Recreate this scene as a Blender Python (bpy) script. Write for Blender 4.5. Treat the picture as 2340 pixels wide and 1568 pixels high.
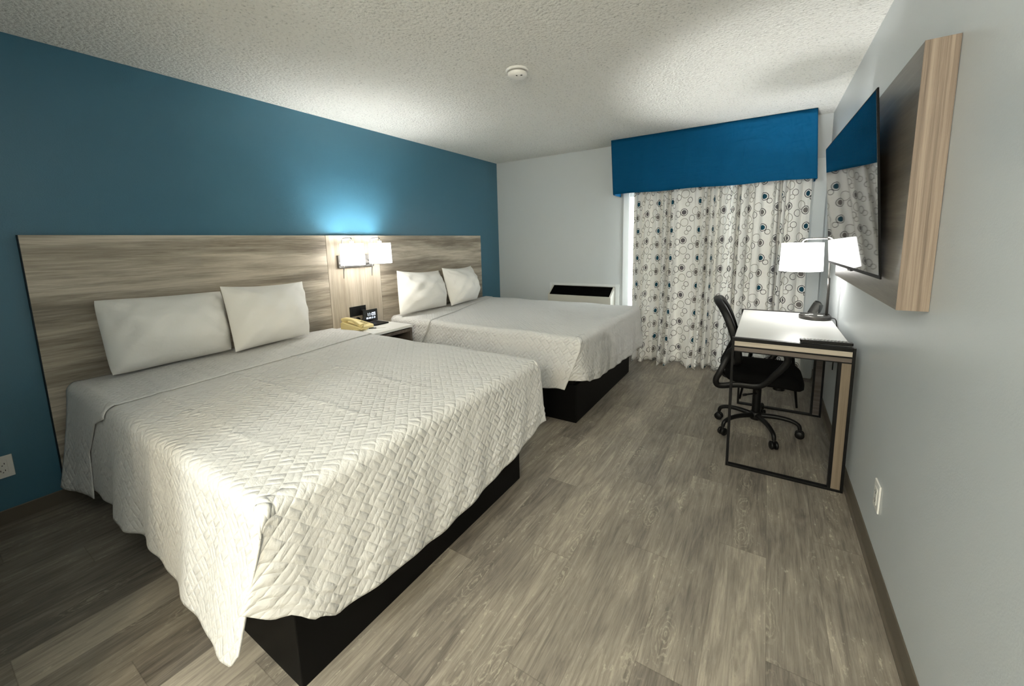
import bpy, bmesh, math, random
import numpy as np
from mathutils import Vector, Matrix
PI = math.pi
S = bpy.context.scene
for o in list(bpy.data.objects): bpy.data.objects.remove(o)
COL = S.collection
W, L, H = 3.614, 5.09, 2.44          # right wall x, far wall y, ceiling z

# ------------------------------------------------------------------ camera
def cam_axes(yaw, pitch, roll):
    cy, sy, cp, sp = math.cos(yaw), math.sin(yaw), math.cos(pitch), math.sin(pitch)
    f = Vector((-sy*cp, cy*cp, -sp)); r = Vector((cy, sy, 0)); u = r.cross(f)
    c, s = math.cos(roll), math.sin(roll)
    return c*r+s*u, -s*r+c*u, f
cd = bpy.data.cameras.new('camera'); cam = bpy.data.objects.new('camera', cd); COL.objects.link(cam)
r_, u_, f_ = cam_axes(.5680, .1387, -.0241)
M = Matrix(((r_.x, u_.x, -f_.x), (r_.y, u_.y, -f_.y), (r_.z, u_.z, -f_.z))).to_4x4()
M.translation = (3.181, .4082, 1.3742); cam.matrix_world = M
cd.sensor_width = 36; cd.lens = 914.115/2340*36; cd.shift_x = .0003; cd.shift_y = -.0438
cd.clip_start = .02
S.camera = cam

# ------------------------------------------------------------------ world, exposure, entry lamp, added fill lights
wd = bpy.data.worlds.new('sky'); S.world = wd; wd.use_nodes = True
bg = wd.node_tree.nodes['Background']; bg.inputs[0].default_value = (.90, .97, 1, 1); bg.inputs[1].default_value = 9
S.view_settings.view_transform = 'Standard'; S.view_settings.look = 'None'
S.view_settings.gamma = 1; S.view_settings.use_curve_mapping = False
S.view_settings.exposure = .60
def light(name, kind, loc, power, col, size=.05, size_y=None, rot=None):
    l = bpy.data.lights.new(name, kind); l.energy = power; l.color = col
    if kind == 'AREA':
        l.shape = 'RECTANGLE'; l.size = size; l.size_y = size_y or size
    else: l.shadow_soft_size = size
    o = bpy.data.objects.new(name, l); COL.objects.link(o); o.location = loc
    if rot: o.rotation_euler = rot
    return o
light('entry_light', 'POINT', (3.50, -1.0, 2.0), 44, (1, .86, .62), .10)
light('added_fill_cool', 'POINT', (2.25, -1.0, 2.12), 60, (.95, 1, 1), .2)  # unseen fill added to lift the room's ambient light
light('added_fill_passage', 'POINT', (2.9, .1, 2.25), 6, (.97, 1, 1), .15)  # weak added fill, no ceiling fixture there
light('added_fill_warm', 'POINT', (3.50, -1.6, 1.6), 54, (1, .84, .58), .10)  # warm fill added for the bed foot, no wall fixture there
SCONCE_W, DESK_W, SHADE_E = 17, 54, 3.6

# ------------------------------------------------------------------ helpers
def setp(o, label=None, cat=None, group=None, kind=None):
    if label: o['label'] = label
    if cat: o['category'] = cat
    if group: o['group'] = group
    if kind: o['kind'] = kind
    return o
def thing(name, label, cat, loc, group=None):
    o = bpy.data.objects.new(name, None); COL.objects.link(o); o.location = loc; o.empty_display_size = .1
    return setp(o, label, cat, group)
def wloc(o):
    v = Vector((0, 0, 0))
    while o is not None: v += o.location; o = o.parent
    return v
class MB:
    def __init__(s): s.v = []; s.f = []; s.uv = []; s.has_uv = False
    def add(s, vs, fs, uvs=None):
        b = len(s.v); s.v += [tuple(x) for x in vs]; s.f += [tuple(b+i for i in f) for f in fs]
        s.uv += [tuple(x) for x in uvs] if uvs is not None else [(0, 0)]*len(vs)
        if uvs is not None: s.has_uv = True
        return s
    def box(s, a, b):
        x0, y0, z0 = [min(p, q) for p, q in zip(a, b)]; x1, y1, z1 = [max(p, q) for p, q in zip(a, b)]
        return s.add([(x0,y0,z0),(x1,y0,z0),(x1,y1,z0),(x0,y1,z0),(x0,y0,z1),(x1,y0,z1),(x1,y1,z1),(x0,y1,z1)],
              [(0,3,2,1),(4,5,6,7),(0,1,5,4),(1,2,6,5),(2,3,7,6),(3,0,4,7)])
    def grid(s, P, nu, nv, uv=None, closed_u=False):
        P = [tuple(p) for p in P]; fs = []
        for i in range(nu-(0 if closed_u else 1)):
            for j in range(nv-1):
                a, b = i*nv+j, ((i+1) % nu)*nv+j
                fs.append((a, b, b+1, a+1))
        return s.add(P, fs, uv)
    def lathe(s, prof, c, axis='z', n=32, cap=True):
        P = []
        for k in range(n):
            t = 2*PI*k/n
            for r, h in prof:
                a, b = r*math.cos(t), r*math.sin(t)
                P.append({'z': (c[0]+a, c[1]+b, c[2]+h), 'x': (c[0]+h, c[1]+a, c[2]+b), 'y': (c[0]+b, c[1]+h, c[2]+a)}[axis])
        m = len(prof); fs = [(i*m+j, ((i+1) % n)*m+j, ((i+1) % n)*m+j+1, i*m+j+1) for i in range(n) for j in range(m-1)]
        if cap:
            if prof[0][0] > 1e-6: fs.append(tuple(i*m for i in reversed(range(n))))
            if prof[-1][0] > 1e-6: fs.append(tuple(i*m+m-1 for i in range(n)))
        return s.add(P, fs)
    def tube(s, pts, r, n=10, closed=False, flat=None):
        """sweep of radius r (number or list); flat=(scale_a, scale_b, up vector) gives a flat bar"""
        pts = [Vector(p) for p in pts]; N = len(pts); rs = r if isinstance(r, (list, tuple)) else [r]*N
        P = []; prev = None
        for i, p in enumerate(pts):
            if closed: t = pts[(i+1) % N]-pts[i-1]
            else: t = pts[min(i+1, N-1)]-pts[max(i-1, 0)]
            t.normalize()
            ref = Vector(flat[2]) if flat else (prev if prev is not None else (Vector((0, 0, 1)) if abs(t.z) < .9 else Vector((1, 0, 0))))
            a = ref-t*ref.dot(t); a.normalize(); b = t.cross(a); prev = a
            sa, sb = (flat[0], flat[1]) if flat else (1, 1)
            for k in range(n):
                w = 2*PI*k/n; ca, cb = math.cos(w), math.sin(w)
                if flat:
                    ca = math.copysign(abs(ca)**.5, ca); cb = math.copysign(abs(cb)**.5, cb)
                P.append(p+a*(ca*rs[i]*sa)+b*(cb*rs[i]*sb))
        fs = [(i*n+k, i*n+(k+1) % n, ((i+1) % N)*n+(k+1) % n, ((i+1) % N)*n+k) for i in range(N if closed else N-1) for k in range(n)]
        if not closed: fs += [tuple(reversed(range(n))), tuple((N-1)*n+k for k in range(n))]
        return s.add(P, fs)
    def build(s, name, mat, parent=None, smooth=False, bevel=0, solid=0, subsurf=0, weld=False, auto=None):
        me = bpy.data.meshes.new(name); o = bpy.data.objects.new(name, me); COL.objects.link(o)
        off = wloc(parent) if parent else Vector((0, 0, 0))
        me.from_pydata([(x-off.x, y-off.y, z-off.z) for x, y, z in s.v], [], s.f); me.update()
        if s.has_uv:
            ul = me.uv_layers.new(name='UVMap'); idx = np.empty(len(me.loops), dtype=np.int32); me.loops.foreach_get('vertex_index', idx)
            ul.data.foreach_set('uv', np.array(s.uv, dtype=np.float32)[idx].ravel())
        bm = bmesh.new(); bm.from_mesh(me)
        if weld: bmesh.ops.remove_doubles(bm, verts=bm.verts, dist=1e-5)
        bmesh.ops.recalc_face_normals(bm, faces=bm.faces)
        if auto:
            for e in bm.edges:
                e.smooth = len(e.link_faces) == 2 and e.calc_face_angle(0) < auto
        bm.to_mesh(me); bm.free()
        if smooth or auto: me.polygons.foreach_set('use_smooth', [True]*len(me.polygons))
        me.materials.append(mat)
        if parent: o.parent = parent
        if solid:
            m = o.modifiers.new('solid', 'SOLIDIFY'); m.thickness = abs(solid); m.offset = -1 if solid > 0 else 1
        if bevel:
            m = o.modifiers.new('bevel', 'BEVEL'); m.width = bevel; m.segments = 2; m.limit_method = 'ANGLE'
        if subsurf:
            m = o.modifiers.new('sub', 'SUBSURF'); m.levels = subsurf; m.render_levels = subsurf
        return o
def box(name, a, b, mat, parent=None, bevel=0): return MB().box(a, b).build(name, mat, parent, bevel=bevel)
def smooth_path(pts, n=8, closed=False):
    """Catmull-Rom through the points"""
    P = [Vector(p) for p in pts]; N = len(P); out = []
    for i in range(N if closed else N-1):
        if closed: p0, p1, p2, p3 = P[i-1], P[i], P[(i+1) % N], P[(i+2) % N]
        else: p0, p1, p2, p3 = P[max(i-1, 0)], P[i], P[i+1], P[min(i+2, N-1)]
        for k in range(n):
            t = k/n
            out.append(.5*((2*p1)+(p2-p0)*t+(2*p0-5*p1+4*p2-p3)*t*t+(3*p1-p0-3*p2+p3)*t**3))
    if not closed: out.append(P[-1])
    return out

# ------------------------------------------------------------------ material helpers
def srgb(r, g, b):
    return tuple(((c/255)/12.92 if c/255 < .04045 else ((c/255+.055)/1.055)**2.4) for c in (r, g, b))+(1,)
class NT:
    def __init__(s, name, rough=.5, base=(.5, .5, .5, 1), spec=.5, metal=0):
        s.m = bpy.data.materials.new(name); s.m.use_nodes = True; s.t = s.m.node_tree; s.b = s.t.nodes['Principled BSDF']
        s.set('Base Color', base); s.set('Roughness', rough); s.set('Specular IOR Level', spec); s.set('Metallic', metal)
    def set(s, k, v):
        i = s.b.inputs[k]
        if isinstance(v, bpy.types.NodeSocket): s.t.links.new(v, i)
        else: i.default_value = v
    def n(s, typ, ins=None, out=0, **props):
        nd = s.t.nodes.new(typ)
        for k, v in props.items(): setattr(nd, k, v)
        for k, v in (ins or {}).items():
            if isinstance(v, bpy.types.NodeSocket): s.t.links.new(v, nd.inputs[k])
            else: nd.inputs[k].default_value = v
        return nd.outputs[out]
    def math(s, op, a, b=0, c=0): return s.n('ShaderNodeMath', {0: a, 1: b, 2: c}, operation=op)
    def vmath(s, op, a, b=(0, 0, 0)):
        return s.n('ShaderNodeVectorMath', {0: a, 1: b}, out=1 if op == 'LENGTH' else 0, operation=op)
    def scaled(s, vec, sc, loc=(0, 0, 0), rot=(0, 0, 0)):
        return s.n('ShaderNodeMapping', {'Vector': vec, 'Scale': sc, 'Location': loc, 'Rotation': rot})
    def noise(s, vec, scale, detail=4, rough=.55, dist=0, out=0):
        return s.n('ShaderNodeTexNoise', {'Vector': vec, 'Scale': scale, 'Detail': detail, 'Roughness': rough, 'Distortion': dist}, out=out)
    def ramp(s, fac, stops):
        nd = s.t.nodes.new('ShaderNodeValToRGB'); s.t.links.new(fac, nd.inputs[0]); e = nd.color_ramp.elements
        e[0].position, e[0].color = stops[0]; e[1].position, e[1].color = stops[-1]
        for p, c in stops[1:-1]: q = e.new(p); q.color = c
        return nd.outputs[0]
    def mix(s, fac, a, b, mode='MIX'):
        nd = s.t.nodes.new('ShaderNodeMix'); nd.data_type = 'RGBA'; nd.blend_type = mode
        for k, v in ((0, fac), (6, a), (7, b)):
            if isinstance(v, bpy.types.NodeSocket): s.t.links.new(v, nd.inputs[k])
            else: nd.inputs[k].default_value = v
        return nd.outputs[2]
    def bump(s, h, dist=.01, strength=1, normal=None):
        ins = {'Height': h, 'Distance': dist, 'Strength': strength}
        if normal is not None: ins['Normal'] = normal
        return s.n('ShaderNodeBump', ins)
    def coord(s, k='Object'): return s.n('ShaderNodeTexCoord', out={'Generated': 0, 'UV': 2, 'Object': 3}[k])
    def sep(s, v):
        nd = s.t.nodes.new('ShaderNodeSeparateXYZ'); s.t.links.new(v, nd.inputs[0]); return nd.outputs
    def comb(s, x, y, z=0): return s.n('ShaderNodeCombineXYZ', {0: x, 1: y, 2: z})
def plain(name, col, rough=.5, spec=.5, metal=0, noise=0):
    k = NT(name, rough, col, spec, metal)
    if noise:
        v = k.noise(k.coord(), noise[0], 3); k.set('Normal', k.bump(v, noise[1], 1))
    return k.m

def painted(name, col, rough, bump=.0012, scale=180, spec=.5):
    k = NT(name, rough, col, spec); c = k.coord()
    h = k.noise(c, scale, 3, .6); h2 = k.noise(c, 22, 2)
    k.set('Normal', k.bump(k.math('ADD', h, k.math('MULTIPLY', h2, .6)), bump))
    return k.m
M_blue = painted('blue_paint', (.048, .152, .224, 1), .36, .0008, 160, .5)
M_grey = painted('grey_paint', (.55, .585, .595, 1), .33, .0004, 160, .45)

def ceiling_mat():
    k = NT('popcorn_ceiling', .95, (.72, .71, .66, 1), .1); c = k.coord()
    v = k.n('ShaderNodeTexVoronoi', {'Vector': c, 'Scale': 55.0, 'Randomness': 1.0})
    n1 = k.noise(c, 70, 5, .65); n2 = k.noise(c, 24, 3)
    h = k.math('ADD', k.math('MULTIPLY', n1, 1.0), k.math('MULTIPLY', k.math('SUBTRACT', .6, v), .55))
    h = k.math('ADD', h, k.math('MULTIPLY', n2, .35))
    k.set('Normal', k.bump(h, .016, .9))
    sp = k.ramp(n1, [(.30, (.52, .52, .48, 1)), (.44, (.86, .855, .80, 1)), (1, (.90, .895, .84, 1))])
    k.set('Base Color', sp); return k.m
M_ceil = ceiling_mat()

def wood(name, grain, cols, across=9., rough=.5, fine=1., seed=0, relief=.0006):
    """grain: axis along which the grain runs, cols: dark, mid, light"""
    k = NT(name, rough, spec=.35); c = k.coord()
    sc = lambda al, ac: tuple(al if i == grain else ac for i in range(3))
    wv = k.noise(k.scaled(c, sc(1.2, 3), (seed, seed*1.7, seed*.3)), 1, 2)
    cw = k.vmath('ADD', c, k.vmath('SCALE', k.comb(wv, wv, wv)))
    k.t.nodes[-1]
    b1 = k.noise(k.scaled(c, sc(.55, across), (seed*3.1, 1, seed)), 1, 3, .55, .6)
    b2 = k.noise(k.scaled(c, sc(2.2, across*5), (seed, 2, 3)), 1, 5, .65, 1.2)
    b3 = k.noise(k.scaled(c, sc(9, across*22), (4, seed, 3)), 1, 4, .7, .4)
    f = k.math('ADD', k.math('MULTIPLY', b1, .62), k.math('ADD', k.math('MULTIPLY', b2, .30), k.math('MULTIPLY', b3, .16*fine)))
    k.set('Base Color', k.ramp(f, [(.43, cols[0]), (.54, cols[1]), (.65, cols[2])]))
    
    if relief: k.set('Normal', k.bump(b3, relief))
    return k.m
G_D, G_M, G_L = srgb(126, 117, 104), srgb(168, 158, 142), srgb(206, 196, 180)
M_wood_h = wood('ash_laminate_horizontal', 1, (G_D, G_M, G_L), 8, .45)
M_wood_v = wood('ash_laminate_vertical', 2, (srgb(158, 147, 130), srgb(182, 171, 154), srgb(204, 195, 180)), 11, .45, seed=2.3)
M_wood_tv = wood('oak_laminate_tv_panel', 1, (srgb(84, 76, 66), srgb(104, 95, 84), srgb(124, 115, 102)), 8, .34, seed=5, relief=0)
M_wood_tve = wood('oak_edge_grain', 2, (srgb(100, 87, 76), srgb(130, 115, 101), srgb(157, 142, 126)), 34, .5, seed=1.2)
M_wood_desk = wood('desk_oak', 0, (srgb(158, 146, 130), srgb(176, 165, 148), srgb(190, 180, 164)), 30, .5, seed=8)
M_wood_deskv = wood('desk_oak_upright', 2, (srgb(104, 92, 76), srgb(118, 105, 88), srgb(130, 117, 100)), 30, .5, seed=3)
M_wood_dark = wood('dark_and_shaded_oak', 0, (srgb(80, 72, 66), srgb(96, 87, 80), srgb(108, 99, 92)), 30, .5, seed=6)

def floor_mat():
    k = NT('plank_floor', .42, spec=.42); c = k.coord(); o = k.sep(c)
    PW, PL = .181, 1.22
    # column 20 is the plank that starts at x = 3.068
    col = k.math('FLOOR', k.math('DIVIDE', k.math('SUBTRACT', o[0], 3.068-PW*20), PW))
    wn = k.n('ShaderNodeTexWhiteNoise', {'W': k.math('ADD', col, .37)}, noise_dimensions='1D')
    # the plank whose end shows in front of the right wall has its joint at y = 2.29
    offs = k.math('ADD', k.math('MULTIPLY', k.math('SUBTRACT', col, 20), .41*PL), -(2.29))
    yy = k.math('DIVIDE', k.math('ADD', o[1], offs), PL)
    row = k.math('FLOOR', yy)
    rnd = k.n('ShaderNodeTexWhiteNoise', {'Vector': k.comb(col, row, 3.2)}, noise_dimensions='3D')
    rnd2 = k.n('ShaderNodeTexWhiteNoise', {'Vector': k.comb(row, col, 9.7)}, noise_dimensions='3D')
    # every plank samples its own piece of grain
    gv = k.vmath('ADD', c, k.comb(k.math('MULTIPLY', rnd, 7), k.math('MULTIPLY', rnd2, 9), 0))
    g1 = k.noise(k.scaled(gv, (20, 2.0, 1)), 1, 6, .68, 2.0)
    g2 = k.noise(k.scaled(gv, (120, 5, 1)), 1, 6, .75, .8)
    g3 = k.noise(k.scaled(gv, (5, 2.4, 1)), 1, 3, .6)
    f = k.math('ADD', k.math('MULTIPLY', g1, .5), k.math('ADD', k.math('MULTIPLY', g2, .42), k.math('MULTIPLY', g3, .32)))
    f = k.math('ADD', f, k.math('MULTIPLY', k.math('SUBTRACT', rnd, .5), .12))
    lite = k.math('MULTIPLY', k.math('COMPARE', col, 20, .1), k.math('COMPARE', row, -1, .1))
    lite = k.math('MAXIMUM', lite, k.math('MULTIPLY', k.math('GREATER_THAN', rnd2, .90), .7))
    f = k.math('ADD', f, k.math('MULTIPLY', lite, .13))
    colr = k.ramp(f, [(.41, srgb(83, 77, 71)), (.54, srgb(117, 110, 101)), (.67, srgb(146, 138, 126)), (.80, srgb(176, 167, 152))])
    # cathedral rings around knots
    vor = k.t.nodes.new('ShaderNodeTexVoronoi'); k.t.links.new(k.scaled(gv, (9.5, 3.4, 1)), vor.inputs['Vector']); vor.inputs['Scale'].default_value = 1
    dd = k.math('ADD', vor.outputs['Distance'], k.math('MULTIPLY', k.noise(k.scaled(gv, (20, 8, 1)), 1, 4, .65), .42))
    ring = k.math('SINE', k.math('MULTIPLY', dd, 66))
    keep = k.math('MULTIPLY', k.math('GREATER_THAN', k.sep(vor.outputs['Color'])[0], .45), k.n('ShaderNodeMapRange', {0: dd, 1: .70, 2: .45, 3: 0.0, 4: 1.0}))
    brk = k.n('ShaderNodeMapRange', {0: k.noise(k.scaled(gv, (44, 12, 1)), 1, 4, .7), 1: .38, 2: .56, 3: 0.0, 4: 1.0})
    rm = k.math('MULTIPLY', k.math('MULTIPLY', keep, brk), k.n('ShaderNodeMapRange', {0: ring, 1: .3, 2: .95, 3: 0.0, 4: .5}))
    colr = k.mix(rm, colr, srgb(196, 188, 168))
    # pale limed flecks
    fl = k.noise(k.scaled(gv, (60, 22, 1)), 1, 4, .7)
    fm = k.n('ShaderNodeMapRange', {0: k.math('MULTIPLY', fl, k.math('ADD', g3, .45)), 1: .60, 2: .72, 3: 0.0, 4: .75})
    colr = k.mix(fm, colr, srgb(198, 190, 172))
    # joints
    fx = k.math('FRACT', k.math('DIVIDE', k.math('SUBTRACT', o[0], 3.068-PW*20), PW)); fy = k.math('FRACT', yy)
    ex = k.math('LESS_THAN', k.math('MINIMUM', fx, k.math('SUBTRACT', 1, fx)), .006)
    ey = k.math('LESS_THAN', k.math('MINIMUM', fy, k.math('SUBTRACT', 1, fy)), .0012)
    j = k.math('MAXIMUM', ex, ey)
    k.set('Base Color', k.mix(k.math('MULTIPLY', j, .3), colr, srgb(70, 62, 54)))
    k.set('Roughness', k.n('ShaderNodeMapRange', {0: g2, 1: .3, 2: .7, 3: .36, 4: .52}))
    k.set('Normal', k.bump(k.math('SUBTRACT', g2, j), .0012, .8)); return k.m
M_floor = floor_mat()

def quilt_mat():
    k = NT('quilted_white_cotton', .85, (.68, .675, .655, 1), .25); uv = k.coord('UV')
    Cc = .050
    warp = k.noise(uv, 7, 2, .5, out=1)
    uvw = k.vmath('ADD', uv, k.vmath('MULTIPLY', k.vmath('SUBTRACT', warp, (.5, .5, .5)), (.022, .022, 0)))
    r = k.scaled(uvw, (1/Cc, 1/Cc, 1), rot=(0, 0, PI/4)); x, y, _ = k.sep(r)
    fx, fy = k.math('FRACT', x), k.math('FRACT', y)
    par = k.math('FLOORED_MODULO', k.math('ADD', k.math('FLOOR', x), k.math('FLOOR', y)), 2)
    def sel(a, b): return k.math('ADD', k.math('MULTIPLY', a, k.math('SUBTRACT', 1, par)), k.math('MULTIPLY', b, par))
    a = sel(fx, fy); b = k.math('FRACT', k.math('MULTIPLY', sel(fy, fx), 2))
    q = lambda t, p: k.math('SUBTRACT', 1, k.math('POWER', k.math('ABSOLUTE', k.math('SUBTRACT', k.math('MULTIPLY', t, 2), 1)), p))
    h = k.math('MULTIPLY', k.math('MULTIPLY', q(b, 2.3), q(a, 5)), k.math('ADD', .45, k.math('MULTIPLY', par, .55)))
    amp = k.n('ShaderNodeMapRange', {0: k.noise(uv, 3.2, 2), 1: .3, 2: .7, 3: .4, 4: 1.2})
    h = k.math('MULTIPLY', h, amp)
    wr = k.noise(k.scaled(uv, (11, 15, 1)), 1, 4, .6, .8); cr = k.noise(uv, 60, 4, .65)
    h = k.math('ADD', h, k.math('ADD', k.math('MULTIPLY', wr, 1.7), k.math('MULTIPLY', cr, .45)))
    # pin-tucked bands near the hem run in the cloth itself
    k.set('Normal', k.bump(h, .0046, 1)); k.set('Sheen Weight', .15); return k.m
M_quilt = quilt_mat()
def linen_mat(name, col, dist=.006):
    k = NT(name, .8, col, .25); c = k.coord()
    n1 = k.noise(k.scaled(c, (5, 6, 9)), 1, 3, .5, .9); n2 = k.noise(c, 38, 3, .6)
    k.set('Normal', k.bump(k.math('ADD', n1, k.math('MULTIPLY', n2, .18)), dist)); k.set('Sheen Weight', .1); return k.m
M_linen = linen_mat('pillowcase_cotton', (.86, .845, .80, 1), .007)
M_sheet = linen_mat('sheet_cotton', (.74, .74, .72, 1))

def curtain_mat():
    k = NT('circle_print_fabric', .8, spec=.2); uv = k.coord('UV')
    uv = k.vmath('ADD', uv, (10, 10, 0))
    TW, TH = .40, .292
    def dist(u, v):
        p = k.vmath('DIVIDE', k.vmath('SUBTRACT', uv, (u, v, 0)), (TW, TH, 1))
        p = k.vmath('MULTIPLY', k.vmath('SUBTRACT', k.vmath('FRACTION', k.vmath('ADD', p, (.5, .5, .5))), (.5, .5, .5)), (TW, TH, 0))
        return k.vmath('LENGTH', p)
    base = srgb(240, 240, 237)
    col = None
    outl = [(.132, .028, .023, 1), (.018, .262, .040, 0), (.185, .085, .023, 0), (.220, .118, .031, 1), (.180, .205, .022, 0),
            (.215, .238, .034, 1), (.292, .150, .040, 0), (.345, .085, .027, 1), (.318, .045, .021, 0), (.375, .190, .031, 1)]
    cur = base
    for u, v, r, d in outl:
        m = k.math('COMPARE', dist(u, v), r, .0024)
        cur = k.mix(m, cur, srgb(70, 70, 72) if d else srgb(140, 138, 130))
    for u, v, c in [(.085, .070, srgb(24, 74, 94)), (.070, .215, srgb(120, 116, 114)), (.285, .255, srgb(100, 98, 102))]:
        d = dist(u, v)
        cur = k.mix(k.math('LESS_THAN', d, .0385), cur, srgb(58, 60, 64))
        cur = k.mix(k.math('LESS_THAN', d, .0325), cur, srgb(240, 240, 236))
        cur = k.mix(k.math('LESS_THAN', d, .0240), cur, c)
    k.set('Base Color', cur)
    n = k.noise(k.coord(), 14, 3, .5, .6); k.set('Normal', k.bump(n, .006)); return k.m
M_curtain = curtain_mat()
def valance_mat():
    k = NT('blue_valance_fabric', .75, (.0015, .060, .140, 1), .08); c = k.coord()
    n = k.noise(k.scaled(c, (7, 1, 2.2)), 1, 3, .5, .7); n2 = k.noise(k.scaled(c, (3, 1, 9)), 1, 3, .5, 1)
    k.set('Normal', k.bump(k.math('ADD', n, k.math('MULTIPLY', n2, .5)), .03)); return k.m
M_valance = valance_mat()
M_black_box = plain('black_bed_base', (.003, .003, .003, 1), .55, .12)
M_black_metal = plain('black_steel', (.004, .004, .004, 1), .45, .2)
M_black_plastic = plain('black_plastic', (.005, .005, .005, 1), .45, .25)
M_black_gloss = plain('black_gloss_shell', (.012, .013, .014, 1), .18, .5)
M_black_fabric = plain('black_mesh_fabric', (.003, .003, .003, 1), .9, .1, noise=(400, .001))
M_white_top = plain('white_laminate', (.80, .80, .77, 1), .3, .4)
M_white_trim = plain('white_trim_paint', (.66, .69, .69, 1), .4, .4)
M_white_plastic = plain('white_plastic', (.78, .77, .73, 1), .35, .5)
M_beige_metal = plain('putty_metal', (.50, .49, .43, 1), .45, .4)
M_dark_grille = plain('dark_grille', (.002, .002, .002, 1), .8, .05)
M_base_vinyl = plain('taupe_vinyl', srgb(98, 90, 78), .5, .35)
M_nickel = plain('brushed_nickel', (.17, .165, .155, 1), .35, .5, .9)
M_bronze = plain('dark_bronze', (.05, .047, .043, 1), .38, .5, .6)
M_putty = plain('cream_phone_plastic', srgb(218, 202, 146), .38, .5)
M_putty_d = plain('cream_phone_keys', srgb(170, 158, 120), .4, .5)
M_bezel = plain('tv_bezel', (.004, .004, .004, 1), .6, .12)
M_screen = plain('tv_glass', (.004, .004, .005, 1), .03, .9)
M_socket_dark = plain('socket_slot', (.02, .02, .02, 1), .6, .3)
M_paper = plain('white_paper', (.82, .82, .80, 1), .7, .2)
def emis(name, col, st, base=(.8, .8, .8, 1)):
    k = NT(name, .6, base); k.set('Emission Color', col); k.set('Emission Strength', st); return k.m
M_shade = emis('lit_lamp_shade', (1, .98, .94, 1), SHADE_E)
M_baffle = emis('added_baffle_glow', (1, .98, .94, 1), 4)  # glow of the discs added inside the lamp shades
M_bulb = emis('lit_bulb', (1, .95, .85, 1), 30)
M_digit = emis('clock_digits', (.72, .84, 1, 1), 1.5, (.2, .2, .2, 1))
def glass_mat():
    m = bpy.data.materials.new('window_glass'); m.use_nodes = True; t = m.node_tree; t.nodes.remove(t.nodes['Principled BSDF'])
    tr = t.nodes.new('ShaderNodeBsdfTransparent'); gl = t.nodes.new('ShaderNodeBsdfGlossy'); gl.inputs['Roughness'].default_value = .02
    mx = t.nodes.new('ShaderNodeMixShader'); mx.inputs[0].default_value = .07
    t.links.new(tr.outputs[0], mx.inputs[1]); t.links.new(gl.outputs[0], mx.inputs[2])
    t.links.new(mx.outputs[0], t.nodes['Material Output'].inputs[0]); return m
M_glass = glass_mat()

# ------------------------------------------------------------------ the room
def struct(o): o['kind'] = 'structure'; return o
YB, YC = .33, -2.4                       # near wall (beside the camera) and the end of the entry passage
XP = 1.75
struct(box('floor', (-.1, YC-.1, -.08), (W+.1, L+.12, 0), M_floor))
struct(box('ceiling', (-.1, YC-.1, H), (W+.1, L+.12, H+.08), M_ceil))
struct(box('wall_left', (-.1, YB-.1, 0), (0, L, H), M_blue))
struct(box('wall_right', (W, YC, 0), (W+.1, L, H), M_grey))
b = MB(); WX0, WX1, WZ0, WZ1 = 1.829, 3.20, .50, 1.90
b.box((-.1, L, 0), (WX0, L+.025, H)); b.box((WX1, L, 0), (W+.1, L+.025, H)); b.box((WX0, L, WZ1), (WX1, L+.025, H)); b.box((WX0, L, 0), (WX1, L+.025, WZ0))
struct(b.build('wall_far', M_grey))
struct(box('wall_near', (0, YB-.1, 0), (XP, YB, H), M_grey))
struct(box('wall_passage', (XP-.1, YC, 0), (XP, YB-.1, H), M_grey))
struct(box('wall_entry', (XP-.1, YC-.1, 0), (W+.1, YC, H), M_grey))
def baseboard(name, axis, at, a, b_, inward):
    """cove base: flat board with a small rounded toe"""
    prof = [(0, 0), (.013, 0), (.012, .006), (.006, .014), (.004, .022), (.004, .092), (.002, .096), (0, .096)]
    m = MB(); P = []
    for t in (a, b_):
        for d, z in prof:
            q = at+inward*d
            P.append((q, t, z) if axis == 'x' else (t, q, z))
    n = len(prof); m.add(P, [(i, (i+1) % n, n+(i+1) % n, n+i) for i in range(n)]+[tuple(range(n)), tuple(range(2*n-1, n-1, -1))])
    return struct(m.build(name, M_base_vinyl))
baseboard('baseboard_left', 'x', 0, YB, L, 1)
baseboard('baseboard_right', 'x', W, YC, L, -1)
baseboard('baseboard_far', 'y', L, .004, 1.757, -1)

# window behind the curtains: frame, pane, trim
w1 = struct(thing('window_1', None, None, (2.68, L, .02)))
b = MB()
for a0, a1, c0, c1 in ((WX0, WX0+.008, WZ0, WZ1), (WX1-.04, WX1, WZ0, WZ1), (WX0, WX1, WZ0, WZ0+.05), (WX0, WX1, WZ1-.05, WZ1)):
    b.box((a0+.001, L+.003, c0+.001), (a1-.001, L+.022, c1-.001))
struct(b.build('window_frame', M_white_trim, w1, bevel=.003))
struct(box('added_slit_blocker', (2.74, L+.0015, WZ0+.052), (2.94, L+.009, WZ1-.052), M_black_metal, w1))  # black board added behind the curtain gap to stop daylight and keep it dark
struct(box('pane', (WX0+.007, L+.010, WZ0+.045), (WX1-.039, L+.014, WZ1-.045), M_glass, w1))
struct(box('trim_1', (1.757, L-.018, 0), (1.829, L, 2.06), M_white_trim, bevel=.003))
struct(box('trim_2', (3.515, L-.018, 0), (3.606, L, 2.06), M_white_trim, bevel=.003))
struct(box('trim_3', (1.829, L-.018, 1.99), (3.515, L, 2.06), M_white_trim, bevel=.003))

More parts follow.
